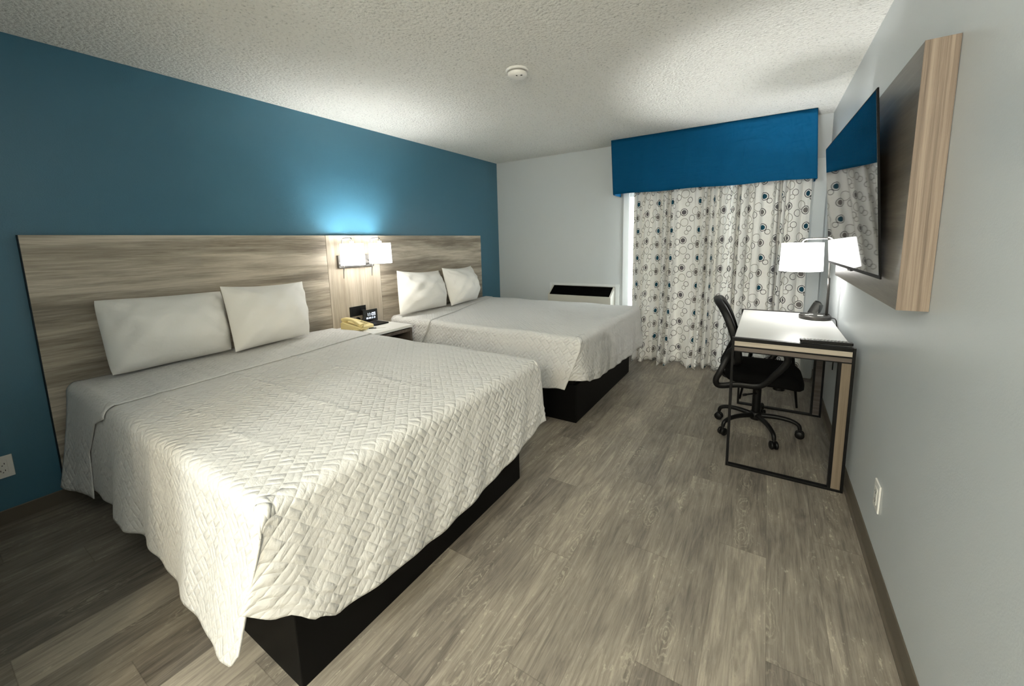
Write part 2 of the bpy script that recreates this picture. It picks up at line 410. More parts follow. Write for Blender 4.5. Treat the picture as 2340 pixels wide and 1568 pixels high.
# ------------------------------------------------------------------ headboard across both beds
HZ = 1.469
hb = thing('headboard', 'long grey oak headboard panel running behind both beds on the blue wall', 'headboard', (.015, 2.71, .1))
for y0, y1, m, lb in ((.795, 2.447, M_wood_h, 'horizontal grain section behind the near bed'), (2.45, 2.994, M_wood_v, 'vertical grain section between the beds'), (2.997, 4.63, M_wood_h, 'horizontal grain section behind the far bed')):
    setp(box('headboard_panel', (.001, y0, .1), (.03, y1, HZ), m, hb, bevel=.0015), lb)

setp(box('end_band', (.0012, .7915, .1), (.0296, .7948, HZ), plain('dark_edge_band', (.012, .022, .030, 1), .6, .2), hb), 'dark end edge')
# ------------------------------------------------------------------ beds, quilts
ZT = .692
def make_bed(yb0, yb1, ym0, ym1, label, zt=ZT):
    t = thing('bed', label, 'bed', (1.05, (ym0+ym1)/2, 0), 'beds')
    b = MB(); b.box((.06, yb0, 0), (2.027, yb1, .30)); base = b.build('bed_base', M_black_box, t, bevel=.004)
    setp(base, 'black box base')
    box('box_spring', (.05, yb0-.015, .30), (2.015, yb1+.015, .40), M_black_box, t, bevel=.02)
    b = MB(); x0, x1 = .04, 2.045; r = .07; P = []
    # rounded mattress from stacked superellipse rings
    zt -= .010; prof = [(.40, .05), (.41, .02), (.44, .0), (zt-.075, 0), (zt-.035, .012), (zt-.014, .035), (zt-.006, .075), (zt-.006, .30)]
    n = 64
    for k in range(n):
        w = 2*PI*k/n; c, s = math.cos(w), math.sin(w); e = .22
        cx, cy = math.copysign(abs(c)**e, c), math.copysign(abs(s)**e, s)
        for z, ins in prof:
            P.append(((x0+x1)/2+cx*((x1-x0)/2-ins), (ym0+ym1)/2+cy*((ym1-ym0)/2-ins), z))
    b.grid(P, n, len(prof), closed_u=True); m = len(prof)
    b.f += [tuple(i*m+m-1 for i in range(n)), tuple(i*m for i in reversed(range(n)))]
    setp(b.build('mattress', M_sheet, t, auto=.9), 'mattress in a white fitted sheet')
    return t
bed1 = make_bed(.945, 2.26, .878, 2.40, 'near bed with black box base and white quilt, closest to the camera')
bed2 = make_bed(3.083, 4.46, 3.045, 4.60, 'far bed with black box base and white quilt, beside the grey window wall', .682)

def lerp_tab(x, tab):
    return np.interp(x, [a for a, _ in tab], [b for _, b in tab])
def smooth_tab(x, tab):
    """cosine-eased table lookup"""
    xs = np.array([a for a, _ in tab]); ys = np.array([b for _, b in tab])
    i = np.clip(np.searchsorted(xs, x)-1, 0, len(xs)-2); t = np.clip((x-xs[i])/(xs[i+1]-xs[i]), 0, 1); t = t*t*(3-2*t)
    return ys[i]*(1-t)+ys[i+1]*t
def make_quilt(label, yn, yf, xf, zt, near_y, near_z, foot_z, foot_x, far_z, creases, cuff, seed, slant=.04, tuck=.035):
    """yn, yf: outer near and far planes; xf: outer foot plane; tables: hem position along each side"""
    rng = np.random.RandomState(seed); r = .045; x0 = .125
    ph = rng.rand(12)*6.28
    def wob(a, b): return np.sin(a*7+ph[0]+b*3)*np.sin(b*6+ph[1])+.6*np.sin(a*13+b*9+ph[2])
    def top_z(x, y):
        z = zt+.004*wob(x, y)
        for yc, x_a, x_b in creases:
            w = np.exp(-((y-yc-.006*np.sin(x*9+yc*20))/.017)**2)
            m = np.clip((x-x_a)/.15, 0, 1)*np.clip((x_b-x)/.2, 0, 1)
            pk = .55+.45*np.sin(x*150+yc*40)
            z = z+w*m*.008*pk
        z = z-.012*np.exp(-((x-2.02)/.10)**2)*0
        return z
    q = MB()
    def panel(P, U, V):
        nu, nv = P.shape[:2]
        q.grid(P.reshape(-1, 3), nu, nv, uv=np.stack([U, V], -1).reshape(-1, 2))
    arc = r*PI/2
    xs = np.linspace(x0, xf-r, 132); ys = np.linspace(yn+r, yf-r, 96)
    X, Y = np.meshgrid(xs, ys, indexing='ij'); panel(np.stack([X, Y, top_z(X, Y)], -1), X, Y)
    # near flap (continuous along the near edge), runs a little past the foot edge
    def side(sgn, ye, hy, hz, xend, fl=1.):
        u = np.concatenate([xs, np.linspace(xf-r, xf, 9)[1:]]); n1, n2 = 7, 40
        A = np.concatenate([np.linspace(0, 1, n1), 1+np.linspace(0, 1, n2+1)[1:]])
        Ug, Ag = np.meshgrid(u, A, indexing='ij')
        th = np.clip(Ag, 0, 1)*PI/2; t = np.clip(Ag-1, 0, 1)
        zc = top_z(np.minimum(Ug, xf-r), ye-sgn*r)
        corner = np.clip((Ug-(xf-r))/r, 0, 1); corner = 1-np.sqrt(np.maximum(0, 1-corner**2))
        yy = ye-sgn*r+sgn*r*np.sin(th); zz = zc-r*(1-np.cos(th))-corner*.8*r*(1-t)
        hyv, hzv = hy(Ug), hz(Ug)
        top_e = zz.copy()
        zz = np.where(Ag > 1, (zc-r-corner*.8*r)*(1-t)+hzv*t, zz)
        yy = yy+np.where(Ag > 1, (hyv-ye)*t**1.25, 0)
        yy = yy+sgn*np.where(Ag > 1, t*(.006*np.sin(Ug*17+ph[3]+t*2)+.004*np.sin(Ug*31+t*5+ph[4])), 0)
        drop = np.abs(zz-zc)
        Xg = Ug-slant*np.where(Ag > 1, t, 0)*np.clip((Ug-1.5)/.58, 0, 1)**2
        panel(np.stack([Xg, yy, zz], -1), Ug, (ye-sgn*r)+sgn*(np.minimum(Ag, 1)*arc+np.where(Ag > 1, drop-r, 0)))
    side(-1, yn, lambda u: smooth_tab(u, near_y), lambda u: smooth_tab(u, near_z), xf+.0)
    side(1, yf, lambda u: yf+.012+0*u, lambda u: lerp_tab(u, far_z), xf-.005)
    # foot flap
    v = np.concatenate([np.linspace(yn+.002, yn+r, 8)[:-1], ys, np.linspace(yf-r, yf-.002, 8)[1:]]); n1, n2 = 7, 40
    A = np.concatenate([np.linspace(0, 1, n1), 1+np.linspace(0, 1, n2+1)[1:]])
    Vg, Ag = np.meshgrid(v, A, indexing='ij'); th = np.clip(Ag, 0, 1)*PI/2; t = np.clip(Ag-1, 0, 1)
    zc = top_z(xf-r, np.clip(Vg, yn+r, yf-r)); e = np.maximum(np.clip((yn+r-Vg)/r, 0, 1), np.clip((Vg-(yf-r))/r, 0, 1)); e = 1-np.sqrt(np.maximum(0, 1-e**2))
    zc = zc-.8*r*e
    hz, hx = smooth_tab(Vg, foot_z), smooth_tab(Vg, foot_x)
    xx = xf-r+r*np.sin(th)+np.where(Ag > 1, (hx-xf)*t**1.2, 0); zz = zc-r*(1-np.cos(th))
    zz = np.where(Ag > 1, (zc-r)*(1-t)+hz*t, zz)
    xx = xx+np.where(Ag > 1, t*(.005*np.sin(Vg*15+ph[5])+.004*np.sin(Vg*34+t*6+ph[6])), 0)
    # tucks along the hem band
    xx = xx+np.where(Ag > 1, .0045*np.exp(-((t-.74-.03*np.sin(Vg*8+ph[7]))/.022)**2)+.0045*np.exp(-((t-.84-.03*np.sin(Vg*8+ph[7]))/.02)**2), 0)
    # tuck in behind the near flap at the corner
    tk = np.clip((yn+.10-Vg)/.10, 0, 1)
    xx = xx-tk*tk*np.where(Ag > 1, .004+tuck*t, 0)
    yfl = Vg+tk*tk*np.where(Ag > 1, .92*(smooth_tab(np.full_like(Vg, xf-.02), near_y)-yn)*t**1.25+.010, .004)
    panel(np.stack([xx, yfl, zz], -1), (xf-r)+np.minimum(Ag, 1)*arc+np.where(Ag > 1, zc-r-zz, 0), Vg)
    qo = setp(q.build('quilt', M_quilt, smooth=True, solid=.006, weld=True), label, 'quilt', 'white quilts')
    # turned-back layer at the head
    c = MB(); xa = x0-.012
    fe, dz, de, hem = cuff
    n = 60; ts = np.linspace(0, 1, 26)
    rows = []; uvs = []
    vv = np.concatenate([np.linspace(yf-r, yn+r, n), np.zeros(40)])
    for i in range(n+40):
        if i < n:
            y = vv[i]; k = (yf-r-y)/(yf-yn-2*r); xe = fe[0]*(1-k)+fe[1]*k
            X = xa+(xe-xa)*ts; Z = top_z(np.maximum(X, x0), np.full(26, y))+.0065; Yv = np.full(26, y); V = Yv
        else:
            a = (i-n+1)/40
            if a < .2001:
                th_ = a/.2*PI/2; yb = yn+r-(r+.010)*math.sin(th_); zb = zt-r+(r+.010)*math.cos(th_); t_ = 0
            else:
                t_ = (a-.2)/.8; yb = None; th_ = PI/2
            drop = 0 if t_ == 0 else t_
            xe = np.interp(drop, [0, .12, .5, 1], [fe[1], de[0], de[1], de[2]]) if t_ else fe[1]-(fe[1]-fe[1])*0
            X = xa+(xe-xa)*ts
            if t_ == 0: Yv = np.full(26, yb); Z = np.full(26, zb)
            else:
                hy = smooth_tab(X, near_y); hz_ = hem+0*X+.008*np.sin(X*25)
                Z = (zt-r)*(1-t_)+hz_*t_; Yv = yn-.010+(hy-yn)*(((zt-r-Z)/(zt-r-smooth_tab(X, near_z)))**1.25)-.003*np.sin(X*22)*t_
            V = np.full(26, yn+r-(a*.55))
        rows.append(np.stack([X, Yv, Z], -1)); uvs.append(np.stack([X+3.1, V], -1))
    c.grid(np.array(rows).reshape(-1, 3), n+40, 26, uv=np.array(uvs).reshape(-1, 2))
    setp(c.build('folded_cuff', M_quilt, qo, smooth=True, solid=.004), 'turned back layer at the head end')
    return qo
make_quilt('white basketweave quilt over the near bed, its corner hanging low toward the camera', .855, 2.43, 2.085, ZT,
    near_y=[(.1, .785), (.25, .815), (.42, .845), (.62, .842), (.93, .815), (1.08, .845), (1.43, .828), (1.75, .803), (1.93, .788), (2.1, .772)],
    near_z=[(.1, .20), (.5, .19), (.9, .195), (1.05, .205), (1.45, .20), (1.75, .19), (1.93, .215), (2.02, .235), (2.1, .30)],
    foot_z=[(.84, .43), (.90, .35), (.97, .28), (1.04, .235), (1.3, .212), (1.5, .186), (1.62, .198), (1.8, .214), (2.0, .235), (2.16, .272), (2.42, .31)],
    foot_x=[(.84, 2.10), (1.1, 2.118), (1.5, 2.11), (2.42, 2.115)], far_z=[(.1, .25), (2.1, .28)],
    creases=[(1.05, .55, 2.0), (1.38, .5, 1.98), (1.735, .6, 1.95)],
    cuff=((.62, .76), .0, (.60, .415, .40), .155), seed=4, slant=.04, tuck=.045)
make_quilt('white basketweave quilt over the far bed, next to the patterned curtains', 3.02, 4.635, 2.09, .682,
    near_y=[(.1, 3.0), (.5, 2.99), (.9, 3.0), (1.3, 2.985), (1.7, 2.995), (2.1, 2.985)],
    near_z=[(.1, .27), (.6, .255), (1.2, .275), (1.7, .262), (2.1, .292)],
    foot_z=[(3.0, .36), (3.1, .345), (3.17, .32), (3.35, .305), (3.7, .285), (4.2, .262), (4.64, .262)],
    foot_x=[(3.0, 2.10), (3.3, 2.12), (4.64, 2.115)], far_z=[(.1, .25), (2.1, .28)],
    creases=[(3.35, .5, 1.9), (4.0, .4, 1.9)], cuff=((.22, .62), 0, (.60, .52, .50), .27), seed=9, slant=.11, tuck=.10)

# ------------------------------------------------------------------ pillows
def pillow(label, TL, TR, BL, BR, thick, seed, cu=.02, cv=.08, rd=.0):
    TL, TR, BL, BR = map(np.array, (TL, TR, BL, BR)); rng = np.random.RandomState(seed); ph = rng.rand(10)*6.28
    nrm = np.cross(TR-TL, BL-TL); nrm = nrm/np.linalg.norm(nrm)
    if nrm[0] < 0: nrm = -nrm
    n = 34; b = MB()
    uu = np.sin(np.linspace(-1, 1, n)*PI/2); U, V = np.meshgrid(uu, uu, indexing='ij')
    u2 = U*(1-cu*(1-V**2)); v2 = V*(1-cv*(1-U**2)*(V > 0)-.02*(1-U**2)*(V < 0))
    u2, v2 = u2*np.sqrt(1-rd*v2**6), v2*np.sqrt(1-rd*u2**6)
    a, c = (u2+1)/2, (v2+1)/2
    base = (TL*(1-a)[..., None]+TR*a[..., None])*c[..., None]+(BL*(1-a)[..., None]+BR*a[..., None])*(1-c)[..., None]
    T = ((1-np.abs(U)**2.4)*(1-np.abs(V)**2.4))**.62*thick
    T = T*(1-.22*V)
    wr = .010*np.sin(U*5+V*7+ph[0])*np.sin(V*3-U*4+ph[1])+.007*np.sin(U*11-V*8+ph[2])*(1-np.abs(V))+.008*np.sin((U*U+V)*9+ph[3])*np.abs(U)+.006*np.sin(np.arctan2(V-1.1, U-1.05)*16)*np.clip(1.3-np.hypot(U-1, V-1), 0, 1)+.006*np.sin(np.arctan2(V-1.1, U+1.05)*16)*np.clip(1.3-np.hypot(U+1, V-1), 0, 1)
    edge = (1-U**8)*(1-V**8)
    F = base+nrm*(T*.68+wr*edge)[..., None]; Bk = base-nrm*(T*.30)[..., None]
    b.grid(F.reshape(-1, 3), n, n); b.grid(Bk.reshape(-1, 3), n, n)
    o = b.build('pillow', M_linen, smooth=True, weld=True, subsurf=1)
    return setp(o, label, 'pillow', 'white pillows standing against the headboard')
pillow('white pillow on the near bed, the one nearer the outer end of the headboard', (.10, 1.0, 1.118), (.10, 1.615, 1.10), (.25, .995, .712), (.235, 1.585, .715), .24, 1, .005, .05, .05)
pillow('white pillow on the near bed, the one beside the nightstand', (.185, 1.575, 1.135), (.115, 2.165, 1.11), (.32, 1.565, .715), (.26, 2.10, .715), .24, 2)
pillow('white pillow on the far bed, the one beside the nightstand', (.105, 3.13, 1.125), (.10, 3.735, 1.085), (.25, 3.01, .704), (.24, 3.685, .704), .24, 3, .0, .11)
pillow('white pillow on the far bed, the one nearer the window wall', (.18, 3.70, 1.115), (.105, 4.31, 1.10), (.31, 3.685, .704), (.24, 4.24, .704), .24, 5, .0, .11)

# ------------------------------------------------------------------ nightstand and what stands on it
NZ, NX, NY0, NY1 = .66, .505, 2.445, 2.925
ns = thing('nightstand', 'white topped wooden nightstand with an open dark shelf between the beds', 'nightstand', (.27, 2.69, 0))
box('top', (.032, NY0, NZ-.022), (NX, NY1, NZ), M_white_top, ns, bevel=.002)
for y in (NY0+.006, NY1-.028): box('side_panel', (.04, y, 0), (NX-.006, y+.022, NZ-.03), M_wood_dark, ns, bevel=.001)
box('rail', (NX-.03, NY0+.029, NZ-.058), (NX-.008, NY1-.029, NZ-.032), M_wood_dark, ns, bevel=.001)
box('back_panel', (.04, NY0+.029, .03), (.052, NY1-.029, NZ-.032), M_dark_grille, ns)
box('shelf', (.053, NY0+.029, .25), (NX-.012, NY1-.029, .27), M_wood_dark, ns)
box('spacer', (.06, NY0+.02, NZ-.031), (NX-.02, NY1-.02, NZ-.0225), M_dark_grille, ns)

def corded_phone():
    t = thing('telephone', 'cream corded desk telephone on the nightstand', 'telephone', (.19, 2.58, NZ))
    ang = .18
    def tr(x, y, z):
        c, s = math.cos(ang), math.sin(ang); return (.195+x*c-y*s, 2.572+x*s+y*c, NZ+z)
    # wedge body: high at the back (headboard), low at the front
    b = MB(); pr = [(-.105, .004), (.105, .004), (.108, .026), (.095, .034), (-.085, .068), (-.105, .06)]
    ys = (-.088, -.082, .082, .088); P = []
    for i, y in enumerate(ys):
        sc = .96 if i in (0, 3) else 1
        for x, z in pr: P.append(tr(x*sc, y, .004+(z-.004)*sc))
    m = len(pr)
    b.add(P, [(i*m+j, i*m+(j+1) % m, (i+1)*m+(j+1) % m, (i+1)*m+j) for i in range(3) for j in range(m)]+[tuple(range(m)), tuple(range(4*m-1, 3*m-1, -1))])
    b.build('phone_body', M_putty, t, bevel=.002)
    # handset: swept bar arching over its cradle on the left
    pts = smooth_path([tr(-.098, -.052, .082), tr(-.07, -.052, .090), tr(0, -.052, .086), tr(.06, -.052, .064), tr(.098, -.052, .043)], 5)
    n = len(pts); rs = [.020+.008*abs(2*i/(n-1)-1)**2 for i in range(n)]
    b = MB(); b.tube(pts, rs, 14, flat=(.62, 1.0, (0, 0, 1)))
    for x, z in ((-.088, .062), (.086, .030)):
        c = tr(x, -.052, z); b.lathe([(.0, 0), (.022, 0), (.024, .010), (.022, .018)], c, 'z', 20)
    b.build('handset', M_putty, t, smooth=True)
    b = MB()
    for i in range(4):
        for j in range(3):
            x, y = -.005+i*.022, .022+j*.020; z = .0725-(x+.085)*(.034/.18)
            c = tr(x, y, z-.0045); b.box((c[0]-.007, c[1]-.006, c[2]-.006), (c[0]+.007, c[1]+.006, c[2]+.0035))
    b.build('keypad', M_putty_d, t, bevel=.001)
    # coiled cord bunched in front
    path = smooth_path([tr(.10, -.055, .03), tr(.125, -.07, .014), tr(.13, -.03, .012), tr(.105, -.105, .014), tr(.07, -.115, .014), tr(.10, -.125, .016), tr(.135, -.085, .02), tr(.09, -.093, .012), tr(.02, -.1, .012)], 40)
    pts = []
    for i, p in enumerate(path):
        w = i*1.15; t_ = (path[min(i+1, len(path)-1)]-path[max(0, i-1)]).normalized()
        a = Vector((0, 0, 1)); a = (a-t_*a.dot(t_)).normalized(); c = t_.cross(a)
        q = p+a*math.cos(w)*.0065+c*math.sin(w)*.0065; q.z = max(q.z, NZ+.0035); pts.append(q)
    MB().tube(pts, .0019, 6).build('coiled_cord', M_putty, t, smooth=True)
corded_phone()

def seg_digit(b, ch, x, y, z, w, h, th):
    """seven-segment digit on a plane facing +x: y to the right, z up, lower left corner given"""
    seg = {'0': 'abcdef', '1': 'bc', '2': 'abged', '8': 'abcdefg', '9': 'abcdfg'}.get(ch, '')
    g = th*.25; hh = h/2
    R = {'a': (0, h-th, w, h), 'g': (0, hh-th/2, w, hh+th/2), 'd': (0, 0, w, th), 'f': (0, hh+g, th, h-g), 'b': (w-th, hh+g, w, h-g), 'e': (0, g, th, hh-g), 'c': (w-th, g, w, hh-g)}
    for s_ in seg:
        a0, c0, a1, c1 = R[s_]; b.box((x, y+a0, z+c0), (x+.0006, y+a1, z+c1))
    if ch == ':':
        for c0 in (.22, .62): b.box((x, y+w*.3, z+h*c0), (x+.0006, y+w*.3+th, z+h*c0+th))
    if ch == '.': b.box((x, y+w*.2, z), (x+.0006, y+w*.2+th, z+th))
def clock():
    t = thing('alarm_clock', 'black folding digital alarm clock showing 11:09 on the nightstand', 'clock', (.17, 2.79, NZ))
    setp(MB().box((.095, 2.712, NZ), (.255, 2.868, NZ+.014)).build('clock_base', M_black_plastic, t, bevel=.005), 'flat charging pad base')
    MB().box((.088, 2.710, NZ+.0145), (.102, 2.870, NZ+.128)).build('display', M_black_gloss, t, bevel=.005)
    b = MB(); x = .1022; y = 2.752
    for ch, wd_ in (('1', .014), ('1', .014), (':', .008), ('0', .016), ('9', .016)):
        seg_digit(b, ch, x, y, NZ+.070, wd_ if ch != '1' else .012, .030, .0042); y += wd_+.0055
    y = 2.742
    for ch in '08.28 21.8':
        wd_ = .004 if ch in '. ' else .0088
        seg_digit(b, ch, x, y, NZ+.044, wd_, .015, .0024); y += wd_+.0026
    setp(b.build('digits', M_digit, t), 'glowing white digits')
clock()
t = thing('pen', 'slim black and white pen lying on the nightstand', 'pen', (.36, 2.655, NZ))
MB().tube([(.31, 2.601, NZ+.0065), (.352, 2.646, NZ+.0065)], .0042, 10).build('pen_barrel', M_black_plastic, t, smooth=True)
MB().tube([(.352, 2.646, NZ+.0065), (.40, 2.697, NZ+.0065), (.409, 2.707, NZ+.0065)], [.0036, .0034, .001], 10).build('pen_tip', M_white_plastic, t, smooth=True)
o = MB().add([(.30, 2.665, NZ+.0004), (.425, 2.585, NZ+.0004), (.475, 2.70, NZ+.0004), (.35, 2.775, NZ+.0004), (.30, 2.665, NZ+.0022), (.425, 2.585, NZ+.0022), (.475, 2.70, NZ+.0022), (.35, 2.775, NZ+.0022)],
    [(0, 3, 2, 1), (4, 5, 6, 7), (0, 1, 5, 4), (1, 2, 6, 5), (2, 3, 7, 6), (3, 0, 4, 7)]).build('notepad', M_paper)
setp(o, 'small white paper notepad under the pen on the nightstand', 'notepad')

# outlets
def outlet(name, label, wall, a0, a1, z0, z1, mat, slot_mat, decora=False, gangs=1):
    """plate on a wall: wall = (axis 'x', position, outward sign)"""
    pos, sg = wall
    t = thing(name, label, 'outlet', (pos, (a0+a1)/2, (z0+z1)/2))
    box('plate', (pos+sg*.0005, a0, z0), (pos+sg*.007, a1, z1), mat, t, bevel=.0025)
    gw = (a1-a0)/gangs
    for g in range(gangs):
        c = a0+gw*(g+.5); zc = (z0+z1)/2; hh = (z1-z0)*.30
        rc = box('receptacle', (pos+sg*.0072, c-.017, zc-hh), (pos+sg*.0095, c+.017, zc+hh), mat, t, bevel=.001)
        for s_ in (-1, 1):
            b = MB(); zz = zc+s_*hh*.52
            b.box((pos+sg*.0096, c-.0085, zz-.004), (pos+sg*.0101, c-.006, zz+.005)); b.box((pos+sg*.0096, c+.006, zz-.004), (pos+sg*.0101, c+.0085, zz+.004))
            b.box((pos+sg*.0096, c-.002, zz-.011), (pos+sg*.0101, c+.002, zz-.007))
            b.build('slots', slot_mat, rc)
    return t
outlet('wall_outlet', 'white double outlet on the blue wall left of the near bed', (0, 1), .570, .6425, .262, .375, M_white_plastic, M_socket_dark)
outlet('wall_outlet', 'white outlet on the right wall in front of the desk', (W, -1), 2.406, 2.486, .266, .382, M_white_plastic, M_socket_dark)
outlet('wall_outlet', 'black wide outlet on the headboard above the nightstand', (.03, 1), 2.622, 2.795, .738, .828, M_black_plastic, M_socket_dark, gangs=2)
t = thing('power_adapter', 'black plug adapter and cord in the headboard outlet behind the alarm clock', 'adapter', (.055, 2.74, .76))
box('plug', (.0402, 2.727, .748), (.068, 2.772, .79), M_black_plastic, t, bevel=.006)
MB().tube(smooth_path([(.065, 2.75, .752), (.075, 2.745, .72), (.066, 2.715, .70), (.06, 2.70, .672), (.075, 2.712, NZ+.006)], 8), .0035, 8).build('cord', M_black_plastic, t, smooth=True)
t = thing('cable_grommet', 'round black grommet in the headboard just above the nightstand', 'grommet', (.03, 2.70, .70))
MB().lathe([(.026, .0005), (.026, .008), (.020, .011), (.0, .011)], (.03, 2.70, .70), 'x', 28).build('grommet_cap', M_black_plastic, t, smooth=True)

# ------------------------------------------------------------------ double wall lamp
def sconce():
    t = thing('wall_lamp', 'double bedside wall lamp with two lit white drum shades on a nickel plate', 'wall lamp', (.045, 2.72, 1.24))
    box('back_plate', (.0305, 2.536, 1.186), (.058, 2.905, 1.297), M_nickel, t, bevel=.003)
    for y in (2.625, 2.80): box('switch', (.0582, y-.010, 1.203), (.061, y+.010, 1.222), M_black_plastic, t, bevel=.001)
    for k, (yc, lb) in enumerate(((2.583, 'shade on the near side'), (2.877, 'shade on the far side'))):
        xs = .19
        arm = smooth_path([(.057, yc-.025, 1.24), (.085, yc-.025, 1.25), (.092, yc-.025, 1.30), (.092, yc-.025, 1.40), (.098, yc-.022, 1.432), (.12, yc-.018, 1.443), (.165, yc-.006, 1.445), (.186, yc, 1.441), (xs, yc, 1.428)], 6)
        MB().tube(arm, .0042, 10).build('lamp_arm', M_nickel, t, smooth=True)
        sh = MB().lathe([(.100, 1.214), (.096, 1.396)], (xs, yc, 0), 'z', 48, cap=False).build('lamp_shade', M_shade, t, smooth=True, solid=.002)
        setp(sh, lb)
        b = MB().lathe([(.0, 0), (.014, .0), (.018, .012), (.018, .030), (.006, .036), (.006, .046), (.0, .046)], (xs, yc, 1.386), 'z', 20)
        for a in range(3):
            w = a*2.094+.5; b.tube([(xs, yc, 1.39), (xs+.095*math.cos(w), yc+.095*math.sin(w), 1.392)], .0013, 6)
        b.build('socket_cap', M_white_plastic, t, smooth=True)
        MB().lathe([(.0, 0), (.016, .008), (.024, .03), (.020, .055), (.012, .075), (.012, .09)], (xs, yc, 1.316), 'z', 16).build('bulb', M_bulb, t, smooth=True)
        MB().tube([(.118, yc-.037, 1.225), (.117, yc-.040, 1.20), (.116, yc-.046, 1.15), (.1155, yc-.049, 1.10)], [.006, .0065, .0042, .002], 8).build('reading_light', M_nickel, t, smooth=True)
        MB().tube([(.057, yc-.03, 1.215), (.09, yc-.034, 1.212), (.118, yc-.037, 1.222)], .004, 8).build('reading_arm', M_nickel, t, smooth=True)
        MB().lathe([(.0, 1.249), (.0965, 1.249), (.0965, 1.252), (.0, 1.252)], (xs, yc, 0), 'z', 40).build('added_baffle', M_baffle, t)  # added glowing disc, sends the strong bulb light upward only
        light('sconce_light', 'POINT', (xs, yc, 1.292), SCONCE_W, (.98, 1, .98), .05)
        light('sconce_light', 'POINT', (xs, yc, 1.236), .8, (1, .98, .93), .01)
sconce()

# ------------------------------------------------------------------ air conditioner under the window end of the far wall
t = thing('air_conditioner', 'putty coloured wall air conditioner with black top grille behind the far bed', 'air conditioner', (1.24, L, .42))
b = MB(); x0, x1, yf_, yk = .845, 1.665, 4.93, L-.003
pr = [(yk, .42), (yf_, .42), (yf_, .705), (yk-.004, .812), (yk, .812)]
P = [(x, y, z) for x in (x0, x1) for y, z in pr]; n = len(pr)
b.add(P, [(i, (i+1) % n, n+(i+1) % n, n+i) for i in range(n)]+[tuple(range(n)), tuple(range(2*n-1, n-1, -1))])
b.build('cabinet', M_beige_metal, t, bevel=.004)
b = MB(); dy, dz = yk-.004-yf_, .107
for i in range(9):
    f0 = .07+i*.10; f1 = f0+.055
    b.box((x0+.022, yf_+dy*f0, .705+dz*f0+.0005), (x1-.022, yf_+dy*f1, .705+dz*f1+.004))
nb = len(b.v)
b.add([(x0+.02, yf_+dy*.04, .705+dz*.04+.001), (x1-.02, yf_+dy*.04, .705+dz*.04+.001), (x1-.02, yf_+dy*.97, .705+dz*.97+.001), (x0+.02, yf_+dy*.97, .705+dz*.97+.001)], [(0, 1, 2, 3)])
setp(b.build('grille', M_dark_grille, t), 'black slanted grille')
b = MB()
b.box((.797, L-.010, .40), (.84, L, .846)); b.box((1.672, L-.010, .40), (1.722, L, .846)); b.box((.841, L-.010, .815), (1.671, L, .846))
b.build('sleeve_trim', M_white_trim, t, bevel=.002)

# ------------------------------------------------------------------ curtains and valance
def curtain(label, xt0, xt1, xb0, xb1, nf, seed, back):
    rng = np.random.RandomState(seed); ns_, nz = 420, 46
    s = np.linspace(0, 1, ns_); ph = rng.rand(6)*6.28
    w = 2*PI*(nf*s+.34*np.sin(2*PI*1.7*s+ph[0])+.16*np.sin(2*PI*3.1*s+ph[1]))
    am = .72+.28*np.sin(2*PI*2.3*s+ph[2])
    fold = am*(np.tanh(1.7*np.sin(w))*1.05+.22*np.sin(2*w+ph[3])+.10*np.sin(3.3*w+ph[4])); sx = -.35*am*np.cos(w)*0+.012*np.sin(2*w+ph[4])
    z = np.linspace(0, 1, nz)**1.0
    ztop = 1.97; P = np.zeros((ns_, nz, 3)); UV = np.zeros((ns_, nz, 2))
    # arc length along the middle height
    def xy(tz):
        fl = np.clip((.30-tz)/.30, 0, 1)**1.5        # flare toward the hem
        x = (xb0+(xb1-xb0)*s)*(1-tz)+(xt0+(xt1-xt0)*s)*tz+sx*(.4+.8*(1-tz))
        big = np.sin(2*PI*(nf/2.6)*s+ph[5])
        ed = np.clip(np.minimum(s, 1-s)/.06, 0, 1)
        y = L-.108+back*np.clip((.14-s)/.06, 0, 1)-(.044+.014*(1-tz))*fold*(.12+.88*ed)-fl*(.045+.065*big+.03*fold)
        return x, y
    xm, ym = xy(.5); arc = np.concatenate([[0], np.cumsum(np.hypot(np.diff(xm), np.diff(ym)))])
    for j in range(nz):
        x, y = xy(z[j]); P[:, j, 0] = x; P[:, j, 1] = np.minimum(y, L-.022); P[:, j, 2] = .006+(ztop-.006)*z[j]+(.012*np.sin(w*.5)*(1-z[j])**6)
        UV[:, j, 0] = arc+seed*.13; UV[:, j, 1] = P[:, j, 2]
    P[..., 2] = np.maximum(P[..., 2], .004)
    o = MB().grid(P.reshape(-1, 3), ns_, nz, uv=UV.reshape(-1, 2)).build('curtain', M_curtain, smooth=True, solid=.002)
    return setp(o, label, 'curtain', 'circle print curtains')
curtain('pale curtain printed with teal and grey circles, the panel nearer the beds', 1.900, 2.848, 1.885, 2.826, 8.5, 3, 0)
curtain('pale curtain printed with teal and grey circles, the panel behind the desk lamp', 2.862, 3.485, 2.838, 3.495, 6.2, 8, .012)
t = thing('valance', 'plain deep blue fabric valance box above the curtains', 'valance', (2.59, 4.82, 2.15))
nx, nz = 120, 14; P = []
for i in range(nx):
    s = i/(nx-1); x = 1.692+(3.480-1.692)*s
    for j in range(nz):
        tz = j/(nz-1); xx = x+(1-tz)*(.026+.008*s); y = 4.815+.003*math.sin(s*29)*(1-tz)+.006*math.sin(s*11+1)*(1-tz)**2
        P.append((xx, y, (1.866-.006*s+.004*math.sin(s*17))*(1-tz)+(2.4385-.002*s)*tz))
b = MB().grid(P, nx, nz); b.build('front_panel', M_valance, t, smooth=True, solid=-.004)
